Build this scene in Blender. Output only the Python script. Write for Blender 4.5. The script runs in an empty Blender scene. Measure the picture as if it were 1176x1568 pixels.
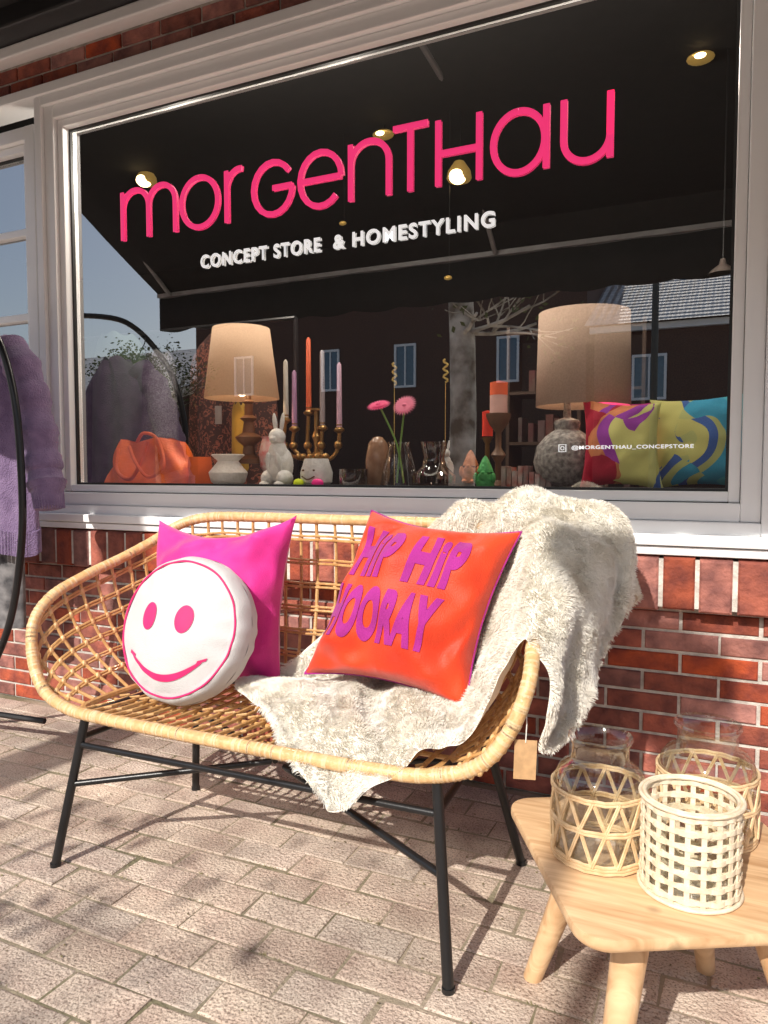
import bpy, math, random, bmesh
from mathutils import Vector, Matrix, noise
random.seed(7)
rad=math.radians
scene=bpy.context.scene
V=Vector
# ---------------------------------------------------------------- helpers
def link(o,parent=None):
    scene.collection.objects.link(o)
    if parent: o.parent=parent
    return o
def empty(name):
    e=bpy.data.objects.new(name,None); e.empty_display_size=.1; return link(e)
def mat(name,col,rough=.6,metal=0,var=.15,ns=12,bump=0,bs=60,sheen=0,col2=None,island=0,spec=.5,trans=0,emit=None,es=0,coat=0,detail=4):
    m=bpy.data.materials.new(name); m.use_nodes=True
    nt=m.node_tree; N=nt.nodes; L=nt.links; b=N['Principled BSDF']
    b.inputs['Roughness'].default_value=rough; b.inputs['Metallic'].default_value=metal
    b.inputs['Specular IOR Level'].default_value=spec
    if sheen:
        b.inputs['Sheen Weight'].default_value=sheen; b.inputs['Sheen Roughness'].default_value=.4
    if trans: b.inputs['Transmission Weight'].default_value=trans
    if coat: b.inputs['Coat Weight'].default_value=coat
    tc=N.new('ShaderNodeTexCoord'); n=N.new('ShaderNodeTexNoise'); n.inputs['Scale'].default_value=ns; n.inputs['Detail'].default_value=detail
    L.new(tc.outputs['Object'],n.inputs['Vector'])
    r=N.new('ShaderNodeValToRGB')
    c2=col2 if col2 else tuple(max(0,c*(1-var)) for c in col)
    c1=col if col2 else tuple(min(1,c*(1+var*.6)) for c in col)
    r.color_ramp.elements[0].position=.35; r.color_ramp.elements[1].position=.65
    r.color_ramp.elements[0].color=(*c2,1); r.color_ramp.elements[1].color=(*c1,1)
    L.new(n.outputs['Fac'],r.inputs['Fac']); out=r.outputs['Color']
    if island:
        g=N.new('ShaderNodeNewGeometry'); h=N.new('ShaderNodeHueSaturation')
        mr=N.new('ShaderNodeMapRange'); mr.inputs['To Min'].default_value=1-island; mr.inputs['To Max'].default_value=1+island*.8
        L.new(g.outputs['Random Per Island'],mr.inputs['Value']); L.new(mr.outputs[0],h.inputs['Value'])
        mu=N.new('ShaderNodeMath'); mu.operation='MULTIPLY'; mu.inputs[1].default_value=7.31
        fr=N.new('ShaderNodeMath'); fr.operation='FRACT'; L.new(g.outputs['Random Per Island'],mu.inputs[0]); L.new(mu.outputs[0],fr.inputs[0])
        m2=N.new('ShaderNodeMapRange'); m2.inputs['To Min'].default_value=1-island*.8; m2.inputs['To Max'].default_value=1+island*.5
        L.new(fr.outputs[0],m2.inputs['Value']); L.new(m2.outputs[0],h.inputs['Saturation'])
        L.new(out,h.inputs['Color']); out=h.outputs['Color']
    L.new(out,b.inputs['Base Color'])
    if emit:
        b.inputs['Emission Color'].default_value=(*emit,1); b.inputs['Emission Strength'].default_value=es
        try: m.cycles.emission_sampling='NONE'
        except Exception: pass
    if bump:
        n2=N.new('ShaderNodeTexNoise'); n2.inputs['Scale'].default_value=bs; n2.inputs['Detail'].default_value=5
        L.new(tc.outputs['Object'],n2.inputs['Vector'])
        bp=N.new('ShaderNodeBump'); bp.inputs['Strength'].default_value=bump; bp.inputs['Distance'].default_value=.01
        L.new(n2.outputs['Fac'],bp.inputs['Height']); L.new(bp.outputs[0],b.inputs['Normal'])
    return m
class MB:
    def __init__(s): s.v=[]; s.f=[]
    def add(s,vs,fs):
        o=len(s.v); s.v+= [tuple(p) for p in vs]; s.f+=[tuple(i+o for i in f) for f in fs]
    def box(s,x0,x1,y0,y1,z0,z1,M=None):
        vs=[V((x,y,z)) for z in (z0,z1) for y in (y0,y1) for x in (x0,x1)]
        if M: vs=[M@p for p in vs]
        s.add(vs,[(0,2,3,1),(4,5,7,6),(0,1,5,4),(2,6,7,3),(0,4,6,2),(1,3,7,5)])
    def bbox(s,x0,x1,y0,y1,z0,z1,b):
        vs=[(x0,y1,z0),(x1,y1,z0),(x1,y1,z1),(x0,y1,z1),(x0,y0+b,z0),(x1,y0+b,z0),(x1,y0+b,z1),(x0,y0+b,z1),(x0+b,y0,z0+b),(x1-b,y0,z0+b),(x1-b,y0,z1-b),(x0+b,y0,z1-b)]
        s.add(vs,[(0,3,2,1),(0,1,5,4),(1,2,6,5),(2,3,7,6),(3,0,4,7),(4,5,9,8),(5,6,10,9),(6,7,11,10),(7,4,8,11),(8,9,10,11)])
    def lathe(s,prof,n=24,c=(0,0,0),cap=True):
        o=len(s.v)
        for (r,z) in prof:
            for i in range(n):
                a=2*math.pi*i/n; s.v.append((c[0]+r*math.cos(a),c[1]+r*math.sin(a),c[2]+z))
        for j in range(len(prof)-1):
            for i in range(n):
                s.f.append((o+j*n+i,o+j*n+(i+1)%n,o+(j+1)*n+(i+1)%n,o+(j+1)*n+i))
        if cap:
            s.f.append(tuple(o+i for i in reversed(range(n)))); s.f.append(tuple(o+(len(prof)-1)*n+i for i in range(n)))
    def ell(s,c,r,n=16,m=10,M=None):
        o=len(s.v)
        for j in range(m+1):
            t=math.pi*j/m
            for i in range(n):
                a=2*math.pi*i/n; p=V((r[0]*math.sin(t)*math.cos(a),r[1]*math.sin(t)*math.sin(a),-r[2]*math.cos(t)))
                if M: p=M@p
                s.v.append((c[0]+p.x,c[1]+p.y,c[2]+p.z))
        for j in range(m):
            for i in range(n):
                s.f.append((o+j*n+i,o+j*n+(i+1)%n,o+(j+1)*n+(i+1)%n,o+(j+1)*n+i))
    def grid(s,fn,nu,nv):
        o=len(s.v)
        for j in range(nv+1):
            for i in range(nu+1): s.v.append(tuple(fn(i/nu,j/nv)))
        for j in range(nv):
            for i in range(nu):
                a=o+j*(nu+1)+i; s.f.append((a,a+1,a+nu+2,a+nu+1))
    def tube(s,pts,r,n=8):
        pts=[V(p) for p in pts]; o=len(s.v); k=len(pts)
        rr=r if isinstance(r,(list,tuple)) else [r]*k
        up=V((0,0,1))
        t0=(pts[1]-pts[0]).normalized()
        if abs(t0.dot(up))>.9: up=V((1,0,0))
        for j,p in enumerate(pts):
            t=(pts[min(j+1,k-1)]-pts[max(j-1,0)]).normalized()
            x=(up-t*up.dot(t))
            if x.length<1e-4: x=V((0,1,0))-t*t.y
            x.normalize(); y=t.cross(x); up=x
            for i in range(n):
                a=2*math.pi*i/n; q=p+(x*math.cos(a)+y*math.sin(a))*rr[j]; s.v.append(tuple(q))
        for j in range(k-1):
            for i in range(n): s.f.append((o+j*n+i,o+j*n+(i+1)%n,o+(j+1)*n+(i+1)%n,o+(j+1)*n+i))
        s.f.append(tuple(o+i for i in reversed(range(n)))); s.f.append(tuple(o+(k-1)*n+i for i in range(n)))
    def build(s,name,m,parent=None,smooth=True,bevel=0,solid=0):
        me=bpy.data.meshes.new(name); me.from_pydata(s.v,[],s.f); me.update()
        if smooth: me.polygons.foreach_set('use_smooth',[True]*len(me.polygons))
        me.materials.append(m)
        o=bpy.data.objects.new(name,me); link(o,parent)
        if bevel:
            md=o.modifiers.new('b','BEVEL'); md.width=bevel; md.segments=2; md.limit_method='ANGLE'
        if solid:
            md=o.modifiers.new('s','SOLIDIFY'); md.thickness=solid; md.offset=0
        if smooth:
            try: me.set_sharp_from_angle(angle=rad(40))
            except Exception: pass
        return o
def cm(pts,n=6,closed=False):
    P=[V(p) for p in pts]; out=[]; k=len(P)
    for i in range(k if closed else k-1):
        if closed: a,b,c,d=P[i-1],P[i],P[(i+1)%k],P[(i+2)%k]
        else: a,b,c,d=P[max(i-1,0)],P[i],P[i+1],P[min(i+2,k-1)]
        for j in range(n):
            t=j/n; out.append(.5*((2*b)+(c-a)*t+(2*a-5*b+4*c-d)*t*t+(3*b-a-3*c+d)*t**3))
    if not closed: out.append(P[-1])
    return out
def lerp(a,b,t): return a+(b-a)*t
def look_mesh(body,off=0,space=1.0):
    cu=bpy.data.curves.new('t','FONT'); cu.body=body; cu.offset=off; cu.resolution_u=6; cu.space_character=space
    o=bpy.data.objects.new('t',cu); scene.collection.objects.link(o)
    bpy.context.view_layer.update()
    me=bpy.data.meshes.new_from_object(o.evaluated_get(bpy.context.evaluated_depsgraph_get()))
    scene.collection.objects.unlink(o); bpy.data.objects.remove(o)
    return me
def fit_text(name,body,x0,x1,z0,z1,y,m,parent,off=0,space=1.0):
    me=look_mesh(body,off,space)
    xs=[v.co.x for v in me.vertices]; ys=[v.co.y for v in me.vertices]
    a,b,c,d=min(xs),max(xs),min(ys),max(ys)
    for v in me.vertices:
        v.co=V((lerp(x0,x1,(v.co.x-a)/(b-a)),y,lerp(z0,z1,(v.co.y-c)/(d-c))))
    me.materials.clear(); me.materials.append(m)
    o=bpy.data.objects.new(name,me); link(o,parent); return o

# ---------------------------------------------------------------- materials
M_brick=mat('red_brick',(.42,.115,.070),.88,col2=(.20,.055,.042),ns=16,bump=.8,bs=55,island=.32,detail=8)
M_mortar=mat('mortar',(.60,.55,.49),.95,var=.3,ns=20,bump=.5,bs=120)
M_frame=mat('white_painted_wood',(.95,.95,.95),.28,var=.02,ns=5,bump=.03,bs=20)
M_gasket=mat('dark_gasket',(.02,.02,.02),.5)
M_black=mat('black_metal',(.012,.012,.013),.33,spec=.5,bump=.04,bs=200)
M_ratt=mat('rattan',(.68,.41,.17),.42,col2=(.50,.26,.09),ns=35,bump=.15,bs=160,coat=.2)
M_rattL=mat('rattan_wrapped',(.80,.53,.26),.36,col2=(.64,.38,.16),ns=60,bump=.25,bs=180,coat=.25)
M_cane=mat('natural_cane',(.80,.60,.36),.5,col2=(.66,.44,.23),ns=50,bump=.15,bs=150)
M_canew=mat('whitewashed_cane',(.86,.76,.58),.5,col2=(.74,.61,.43),ns=60,bump=.15,bs=150)
M_pink=mat('pink_vinyl_added_glow',(.95,.04,.20),.4,var=.02,emit=(1,.05,.22),es=.62)  # lettering is no lamp; emission added to lift it out of the awning shade
M_white=mat('white_vinyl_added_glow',(.9,.9,.9),.4,var=.02,emit=(1,1,1),es=.6)  # same added emission on the plain white lettering and icon
M_dark=mat('dark_shop_wall',(.012,.011,.011),.9)
M_shelf=mat('dark_sill_board',(.05,.045,.04),.5)

# ---------------------------------------------------------------- ground
def brick_ground_mat():
    m=bpy.data.materials.new('pavement_far'); m.use_nodes=True
    nt=m.node_tree;N=nt.nodes;L=nt.links;b=N['Principled BSDF'];b.inputs['Roughness'].default_value=.9
    tc=N.new('ShaderNodeTexCoord'); br=N.new('ShaderNodeTexBrick'); br.inputs['Scale'].default_value=1
    br.inputs['Brick Width'].default_value=.21; br.inputs['Row Height'].default_value=.105; br.inputs['Mortar Size'].default_value=.004
    br.inputs['Color1'].default_value=(.52,.43,.35,1);br.inputs['Color2'].default_value=(.60,.51,.42,1);br.inputs['Mortar'].default_value=(.25,.21,.17,1)
    L.new(tc.outputs['Object'],br.inputs['Vector']); L.new(br.outputs['Color'],b.inputs['Base Color']); return m
g=MB(); g.add([(-150,-150,-.012),(150,-150,-.012),(150,60,-.012),(-150,60,-.012)],[(0,1,2,3)])
g.build('ground',brick_ground_mat(),smooth=False)
pav=empty('brick_pavement')
g=MB(); g.add([(-7,-4.6,-.0022),(3.2,-4.6,-.0022),(3.2,0,-.0022),(-7,0,-.0022)],[(0,1,2,3)])
g.build('joint_sand',mat('joint_sand',(.42,.34,.26),.95,col2=(.19,.17,.10),ns=4,bump=.6,bs=90),pav,smooth=False)
g=MB(); pw,ph=.212,.106
ny=int(4.6/ph); nx=int(10.2/pw)
for j in range(ny):
    rowsh=random.uniform(-.014,.014)
    for i in range(nx):
        x0=-7+i*pw+(pw/2 if j%2 else 0)+rowsh; y0=-4.6+j*ph
        a=.0012+random.random()*.0016; x1=x0+pw-a;y1=y0+ph-a; x0+=a;y0+=a
        jx=random.uniform(-.001,.001); jy=random.uniform(-.001,.001); x0+=jx;x1+=jx;y0+=jy;y1+=jy
        h=random.uniform(-.0008,.002); tx=random.uniform(-.0010,.0010); ty=random.uniform(-.0008,.0008)
        b=.0045; ck_=[random.uniform(.0,.007) if random.random()<.4 else 0 for _ in range(4)]
        def R(e,z):
            return [(x0+e+ck_[0],y0+e+ck_[0],z-tx-ty),(x1-e-ck_[1],y0+e+ck_[1],z+tx-ty),(x1-e-ck_[2],y1-e-ck_[2],z+tx+ty),(x0+e+ck_[3],y1-e-ck_[3],z-tx+ty)]
        g.add(R(0,-.02)+R(0,h-.0022)+R(b,h),[(0,1,5,4),(1,2,6,5),(2,3,7,6),(3,0,4,7),(4,5,9,8),(5,6,10,9),(6,7,11,10),(7,4,8,11),(8,9,10,11)])
M_pav=mat('concrete_paver',(.72,.595,.48),.9,col2=(.52,.395,.32),ns=7,bump=.7,bs=110,island=.14,detail=9)
nt=M_pav.node_tree;N=nt.nodes;L=nt.links;b=N['Principled BSDF']
src=b.inputs['Base Color'].links[0].from_socket
vo=N.new('ShaderNodeTexNoise');vo.inputs['Scale'].default_value=190;vo.inputs['Detail'].default_value=3
tc=[n for n in N if n.type=='TEX_COORD'][0]; L.new(tc.outputs['Object'],vo.inputs['Vector'])
rp=N.new('ShaderNodeValToRGB');rp.color_ramp.elements[0].position=.36;rp.color_ramp.elements[0].color=(.42,.38,.35,1);rp.color_ramp.elements[1].position=.48;rp.color_ramp.elements[1].color=(1,1,1,1)
e=rp.color_ramp.elements.new(.64);e.color=(1.0,1.0,1.0,1);e=rp.color_ramp.elements.new(.74);e.color=(1.35,1.3,1.25,1)
mx=N.new('ShaderNodeMix');mx.data_type='RGBA';mx.blend_type='MULTIPLY';mx.inputs['Factor'].default_value=.85
L.new(vo.outputs['Fac'],rp.inputs['Fac']);L.new(src,mx.inputs['A']);L.new(rp.outputs[0],mx.inputs['B'])
st=N.new('ShaderNodeTexNoise');st.inputs['Scale'].default_value=2.4;st.inputs['Detail'].default_value=10;st.inputs['Roughness'].default_value=.65;L.new(tc.outputs['Object'],st.inputs['Vector'])
sr=N.new('ShaderNodeMapRange');sr.inputs['From Min'].default_value=.32;sr.inputs['From Max'].default_value=.66;sr.inputs['To Min'].default_value=.66;sr.inputs['To Max'].default_value=1.12
L.new(st.outputs['Fac'],sr.inputs['Value']);hs=N.new('ShaderNodeHueSaturation');L.new(sr.outputs[0],hs.inputs['Value']);L.new(mx.outputs['Result'],hs.inputs['Color']);L.new(hs.outputs[0],b.inputs['Base Color'])
g.build('pavers',M_pav,pav,smooth=False)
g=MB()
for k in range(520):
    x=random.uniform(-3.6,1.2); j=random.randrange(4,ny); y=-4.6+j*ph+random.uniform(-.003,.003)
    if noise.noise(V((x*1.3,y*1.3,3)))<-.05: continue
    for q in range(12):
        px=x+random.gauss(0,.024);h=random.uniform(.003,.010);dx=random.uniform(-.008,.008);dy=random.uniform(-.006,.006)
        g.add([(px-.0015,y,0),(px+.0015,y,0),(px+dx,y+dy,h)],[(0,1,2)])
for k in range(900):
    x=random.uniform(-3.4,1.0); y=random.uniform(-2.4,-.05); s_=random.uniform(.0012,.004)
    g.ell((x,y,.003),(s_,s_*.7,s_*.5),5,3)
g.build('joint_moss',mat('moss_and_grit',(.22,.20,.08),.9,col2=(.12,.09,.05),ns=3),pav,smooth=False)

# ---------------------------------------------------------------- shop building
shop=empty('brick_shop_building')
WX0,WX1,ZB,ZT=-2.72,0.0,1.035,2.625
g=MB()
g.box(-7,3.2,0.0,.14,0,.84); g.box(-7,3.2,0.0,.14,2.80,3.3); g.box(.12,3.2,0,.14,.84,2.80); g.box(-7,-4.4,0,.14,.84,2.80)
g.build('wall_mortar',M_mortar,shop,smooth=False)
g=MB()
bp_,rh=.222,.0665
def bricks(xa,xb,za,zb):
    nr=int(round((zb-za)/rh))
    for j in range(nr):
        z=zb-(j+1)*rh; x=xa-(bp_/2 if j%2 else 0)
        while x<xb:
            x0,x1=max(x,xa),min(x+bp_-.010,xb)
            if x1-x0>.03:
                o=random.uniform(-.0090,-.0045); q=random.uniform(-.0018,.0018)
                g.bbox(x0+q,x1+q,o,.004,z+.005+q*.6,z+rh-.005+q*.6,.0035)
            x+=bp_
bricks(-7,3.2,0,.665)
bricks(.15,3.2,.87,2.80); bricks(-7,-4.42,.87,2.80)
x=-7
while x<3.2:
    w=.090; o=random.uniform(-.003,.002); t=random.uniform(-.003,.003)
    y0=-.056+o; z0=.674+t; z1=.833+t
    vs=[(x,.01,z0),(x+w,.01,z0),(x+w,.01,z1+.018),(x,.01,z1+.018),(x,y0,z0),(x+w,y0,z0),(x+w,y0,z1),(x,y0,z1)]
    b=.006
    vs+=[(x+b,y0-b,z0+b),(x+w-b,y0-b,z0+b),(x+w-b,y0-b,z1-b),(x+b,y0-b,z1-b)]
    g.add(vs,[(0,3,2,1),(0,1,5,4),(1,2,6,5),(2,3,7,6),(3,0,4,7),(4,5,9,8),(5,6,10,9),(6,7,11,10),(7,4,8,11),(8,9,10,11)])
    x+=.1035+random.uniform(-.0015,.0015)
x=-7
while x<3.2:
    g.bbox(x,x+.198,-.012+random.uniform(0,.003),.004,2.815,2.868,.003); g.bbox(x+.05,x+.248,-.012+random.uniform(0,.003),.004,2.88,2.933,.003); x+=.209
g.build('bricks',M_brick,shop,smooth=False)
g=MB(); g.box(-7,3.2,-.0545,.01,.682,.830)
g.build('sill_mortar',mat('pale_mortar',(.72,.67,.60),.95,var=.25,ns=25,bump=.5,bs=120),shop,smooth=False)
g=MB()
def frame(x0,x1,z0,z1,w,y0,y1):
    g.box(x0-w,x0,y0,y1,z0-w,z1+w); g.box(x1,x1+w,y0,y1,z0-w,z1+w)
    g.box(x0,x1,y0+.0015,y1,z1,z1+w); g.box(x0,x1,y0+.0015,y1,z0-w,z0)
frame(WX0,WX1,ZB,ZT,.032,.0,.08)
frame(WX0-.034,WX1+.034,ZB-.034,ZT+.034,.055,-.022,.09)
frame(WX0-.09,WX1+.09,ZB-.09,ZT+.09,.04,-.04,.10)
g.box(WX0-.125,WX1+.125,-.075,.09,.872,.906)
g.box(WX0-.135,WX1+.135,-.062,.09,.842,.868)
LX0,LX1=-4.2,-2.97
frame(LX0,LX1,.97,2.56,.035,-.0,.08)
frame(LX0-.037,LX1+.037,.933,2.597,.06,-.025,.09)
g.box(-4.4,-2.865,-.07,.09,.86,.905)
for z in (1.80,2.19): g.box(LX0,LX1,.022,.06,z,z+.035)
g.box(-3.45,-3.42,.024,.058,.97,2.56)
g.box(-4.4,.16,-.05,.09,2.757,2.80)
g.build('window_frames',M_frame,shop,smooth=False,bevel=.004)
g=MB()
def ring(x0,x1,z0,z1,w,y0,y1):
    g.box(x0,x0+w,y0,y1,z0,z1);g.box(x1-w,x1,y0,y1,z0,z1);g.box(x0+w,x1-w,y0,y1,z0,z0+w);g.box(x0+w,x1-w,y0,y1,z1-w,z1)
ring(WX0,WX1,ZB,ZT,.009,.035,.05); ring(LX0,LX1,.97,2.56,.008,.035,.05)
g.box(WX0-.002,WX1+.002,-.001,.02,ZB-.034,ZB-.031)
g.build('glazing_gasket',M_gasket,shop,smooth=False)
gm=bpy.data.materials.new('shop_window_glass'); gm.use_nodes=True
nt=gm.node_tree;N=nt.nodes;L=nt.links;N.remove(N['Principled BSDF']);out=[n for n in N if n.type=='OUTPUT_MATERIAL'][0]
tr=N.new('ShaderNodeBsdfTransparent');tr.inputs[0].default_value=(.95,.96,.96,1)
gl=N.new('ShaderNodeBsdfGlossy');gl.inputs['Roughness'].default_value=.0;gl.inputs[0].default_value=(1,1,1,1)
fr=N.new('ShaderNodeFresnel');fr.inputs['IOR'].default_value=1.5
mr=N.new('ShaderNodeMapRange');mr.inputs['From Min'].default_value=.04;mr.inputs['From Max'].default_value=1;mr.inputs['To Min'].default_value=.36;mr.inputs['To Max'].default_value=1
mi=N.new('ShaderNodeMixShader');L.new(fr.outputs[0],mr.inputs['Value']);L.new(mr.outputs[0],mi.inputs[0]);L.new(tr.outputs[0],mi.inputs[1]);L.new(gl.outputs[0],mi.inputs[2]);L.new(mi.outputs[0],out.inputs[0])
g=MB(); g.add([(WX0,.05,ZB),(WX1,.05,ZB),(WX1,.05,ZT),(WX0,.05,ZT)],[(0,1,2,3)]); g.add([(LX0,.05,.97),(LX1,.05,.97),(LX1,.05,2.56),(LX0,.05,2.56)],[(0,1,2,3)])
g.build('window_glass',gm,shop,smooth=False)
g=MB()
g.box(-7,3.2,4.2,4.3,-.01,3.4); g.box(-7.1,-7,.14,4.3,0,3.4); g.box(3.2,3.3,.14,4.3,0,3.4); g.box(-7,3.2,.14,4.3,3.35,3.45)
g.build('shop_interior_walls',M_dark,shop,smooth=False)
g=MB(); g.box(-7,3.2,.14,4.2,-.008,.01); g.build('shop_floor',mat('shop_floor',(.04,.03,.025),.5),shop,smooth=False)
g=MB(); g.box(-4.3,.12,.10,.72,.985,1.03); g.build('display_sill',M_shelf,shop,smooth=False)
g=MB(); g.box(-7,3.2,-.07,0.0,2.945,2.995)
g.build('fascia_batten',M_frame,shop,smooth=False,bevel=.006)
aw=empty('shop_awning')
M_aw=mat('black_awning_cloth',(.012,.012,.013),.9)
AX0,AX1,BZ=-3.62,2.2,2.30
g=MB()
g.grid(lambda u,v:(AX0+(AX1-AX0)*u,-.14-1.36*v,3.10-(3.08-BZ)*v-.03*math.sin(math.pi*v)),24,6)
g.grid(lambda u,v:(AX0+(AX1-AX0)*u,-1.515-.01*math.sin(u*90),BZ-.01-.22*v-.018*v*abs(math.sin(u*60))),160,2)
g.build('awning_cloth',M_aw,aw,solid=.004)
g=MB(); g.box(AX0,AX1,-.17,-.002,2.998,3.13); g.build('cassette',mat('dark_cassette',(.03,.03,.032),.5),aw,smooth=False,bevel=.01)
g=MB(); g.box(AX0,AX1,-1.545,-1.49,BZ-.008,BZ+.018)
for x in (-3.5,-1.2,1.3):
    g.tube([(x,-.1,2.9),(x+.02,-.75,2.80),(x,-1.48,BZ)],.014)
g.build('awning_front_bar',mat('grey_aluminium',(.28,.28,.28),.4,metal=.2),aw,smooth=False)

# lettering -------------------------------------------------------
sign=empty('shop_window_lettering')
LB=2.10;Hh=.205;yl=.043;rr=.0112
def arc(cx,cz,rx,rz,a0,a1,n=18):
    return [(cx+rx*math.cos(rad(a0+(a1-a0)*i/n)),yl,cz+rz*math.sin(rad(a0+(a1-a0)*i/n))) for i in range(n+1)]
S=[]
def ln(*p): S.append([(x,yl,z) for x,z in p])
T=LB+Hh
a,b=-2.42,-2.13; w=(b-a)/2
ln((a,LB),(a,T)); r=w/2
S.append([(a,yl,T-r)]+arc(a+r,T-r,r,r,180,0)+[(a+w,yl,LB)])
S.append(arc(a+w+r,T-r,r,r,180,0)+[(b,yl,LB)])
S.append(arc(-2.003,LB+Hh/2,.093,.1,90,450,36))
ln((-1.865,LB),(-1.865,T)); S.append(arc(-1.80,T-.075,.065,.075,180,80))
S.append(arc(-1.645,LB+Hh/2,.090,.1,35,360)); ln((-1.645,LB+Hh/2),(-1.555,LB+Hh/2))
S.append(arc(-1.43,LB+Hh/2,.09,.1,0,318)); ln((-1.52,LB+Hh/2),(-1.34,LB+Hh/2))
a,b=-1.300,-1.145;r=(b-a)/2; ln((a,LB),(a,T)); S.append(arc(a+r,T-r,r,r,180,0)+[(b,yl,LB)])
ln((-1.127,T+.022),(-.992,T+.022)); ln((-1.06,LB),(-1.06,T+.022))
ln((-.953,LB),(-.953,T+.02));ln((-.803,LB),(-.803,T+.02));ln((-.953,LB+.11),(-.803,LB+.11))
S.append(arc(-.665,LB+.1,.088,.1,90,450,36)); ln((-.572,LB),(-.572,T))
a,b=-.515,-.368;r=(b-a)/2; S.append([(a,yl,T)]+arc(a+r,LB+r,r,r,180,360)+[(b,yl,T)]); ln((b,LB),(b,T))
g=MB()
for p in S: g.tube(p,rr,8)
g.v=[(x,yl+(y-yl)*.12,z) for x,y,z in g.v]
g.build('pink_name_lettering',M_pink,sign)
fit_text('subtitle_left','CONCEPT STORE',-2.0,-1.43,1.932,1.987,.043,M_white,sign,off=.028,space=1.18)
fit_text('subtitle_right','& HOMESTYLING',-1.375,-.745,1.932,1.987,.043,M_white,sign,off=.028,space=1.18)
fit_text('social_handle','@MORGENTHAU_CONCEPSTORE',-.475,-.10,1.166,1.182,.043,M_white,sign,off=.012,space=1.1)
g=MB()
def rr_(x0,x1,z0,z1):
    t=.0016
    g.box(x0,x1,.041,.044,z0,z0+t);g.box(x0,x1,.041,.044,z1-t,z1);g.box(x0,x0+t,.041,.044,z0+t,z1-t);g.box(x1-t,x1,.041,.044,z0+t,z1-t)
rr_(-.518,-.493,1.161,1.186)
g.tube([(-.5055+.006*math.cos(a*.5236),.0425,1.1735+.006*math.sin(a*.5236)) for a in range(13)],.0009,6)
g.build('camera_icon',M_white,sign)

# ---------------------------------------------------------------- window display
ZL=1.03
def lathe_obj(name,prof,c,m,n=24,cap=True,parent=None):
    g=MB(); g.lathe(prof,n,c,cap); return g.build(name,m,parent)
M_ceram=mat('white_ceramic',(.85,.84,.81),.4,var=.1,ns=30,bump=.5,bs=90)
M_brass=mat('aged_brass',(.45,.27,.10),.35,metal=.9)
M_wood=mat('turned_dark_wood',(.16,.08,.04),.45)
lamp=empty('table_lamp'); lx,ly=-1.985,.30
M_shade=mat('linen_lampshade',(.62,.42,.28),.9,var=.1,ns=200,emit=(1,.5,.22),es=.2)
g=MB(); g.lathe([(.165,0),(.125,.31)],36,(lx,ly,1.42),cap=False); g.build('lampshade',M_shade,lamp,solid=.003)
lathe_obj('lamp_base',[(.07,0),(.07,.02),(.03,.04),(.025,.08),(.05,.10),(.062,.12),(.03,.14),(.022,.19),(.04,.205),(.02,.22),(.018,.27),(.03,.28),(.012,.29),(.01,.36)],(lx,ly+.05,1.13),M_wood,parent=lamp)
g=MB(); g.ell((lx,ly,1.47),(.03,.03,.04)); g.build('bulb',mat('lamp_bulb',(1,.8,.5),.5,emit=(1,.75,.45),es=12),lamp)
lathe_obj('vase',[(.05,0),(.075,.02),(.085,.06),(.06,.09),(.045,.11),(.072,.135),(.07,.14),(.04,.12)],(-1.99,.20,ZL),M_ceram).name='ceramic_vase'
lamp=empty('table_lamp'); lx,ly=-.525,.52
M_shade2=mat('beige_lampshade',(.55,.39,.29),.9,var=.12,ns=150,emit=(1,.6,.4),es=.04)
g=MB(); g.lathe([(.180,0),(.172,.36)],40,(lx,ly,1.35),cap=False); g.build('lampshade',M_shade2,lamp,solid=.003)
lathe_obj('lamp_base',[(.06,0),(.11,.04),(.125,.10),(.115,.16),(.08,.20),(.045,.225),(.05,.25),(.045,.26),(.015,.27),(.012,.36)],(lx-.04,ly-.10,ZL),mat('stone_lamp_base',(.48,.45,.41),.9,col2=(.18,.17,.16),ns=60,bump=.8,bs=60),parent=lamp)
g=MB(); g.ell((lx,ly,1.41),(.03,.03,.04)); g.build('bulb',mat('lamp_bulb2',(1,.8,.5),.5,emit=(1,.75,.45),es=6),lamp)
def rabbit(c,s,m):
    g=MB(); x,y,z=c
    E=lambda px,py,pz,rx,ry,rz,rot=0,tilt=0:g.ell((x+px*s,y+py*s,z+pz*s),(rx*s,ry*s,rz*s),14,10,Matrix.Rotation(rot,3,'Y')@Matrix.Rotation(tilt,3,'X'))
    E(0,.02,.30,.19,.2,.28); E(0,-.03,.46,.14,.14,.2); E(0,-.05,.70,.115,.13,.12); E(0,-.15,.67,.06,.06,.05)
    E(-.06,-.01,.90,.035,.025,.14,-.12); E(.06,-.01,.90,.035,.025,.14,.14)
    E(-.13,-.06,.12,.09,.17,.12); E(.13,-.06,.12,.09,.17,.12); E(-.12,-.19,.04,.06,.11,.045); E(.12,-.19,.04,.06,.11,.045)
    E(-.08,-.14,.33,.045,.05,.16,.1,.3); E(.08,-.14,.33,.045,.05,.16,-.1,.3); E(0,.2,.1,.07,.07,.07)
    return g.build('rabbit_figurine',m)
rabbit((-1.725,.20,ZL),.30,M_ceram); rabbit((-1.04,.38,ZL+.03),.155,M_ceram)
cd=empty('brass_candelabra'); cx,cy=-1.63,.42
g=MB(); g.lathe([(.06,0),(.06,.01),(.02,.03),(.012,.06),(.02,.09),(.012,.12),(.014,.20),(.022,.22),(.010,.25),(.012,.33),(.026,.335),(.026,.345)],16,(cx-.04,cy,ZL))
cands=[(-1.83,1.34,1.60,(.62,.58,.50)),(-1.785,1.30,1.55,(.45,.25,.42)),(-1.71,1.37,1.69,(.9,.16,.06)),(-1.64,1.30,1.63,(.40,.34,.34)),(-1.555,1.29,1.57,(.65,.40,.5))]
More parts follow.
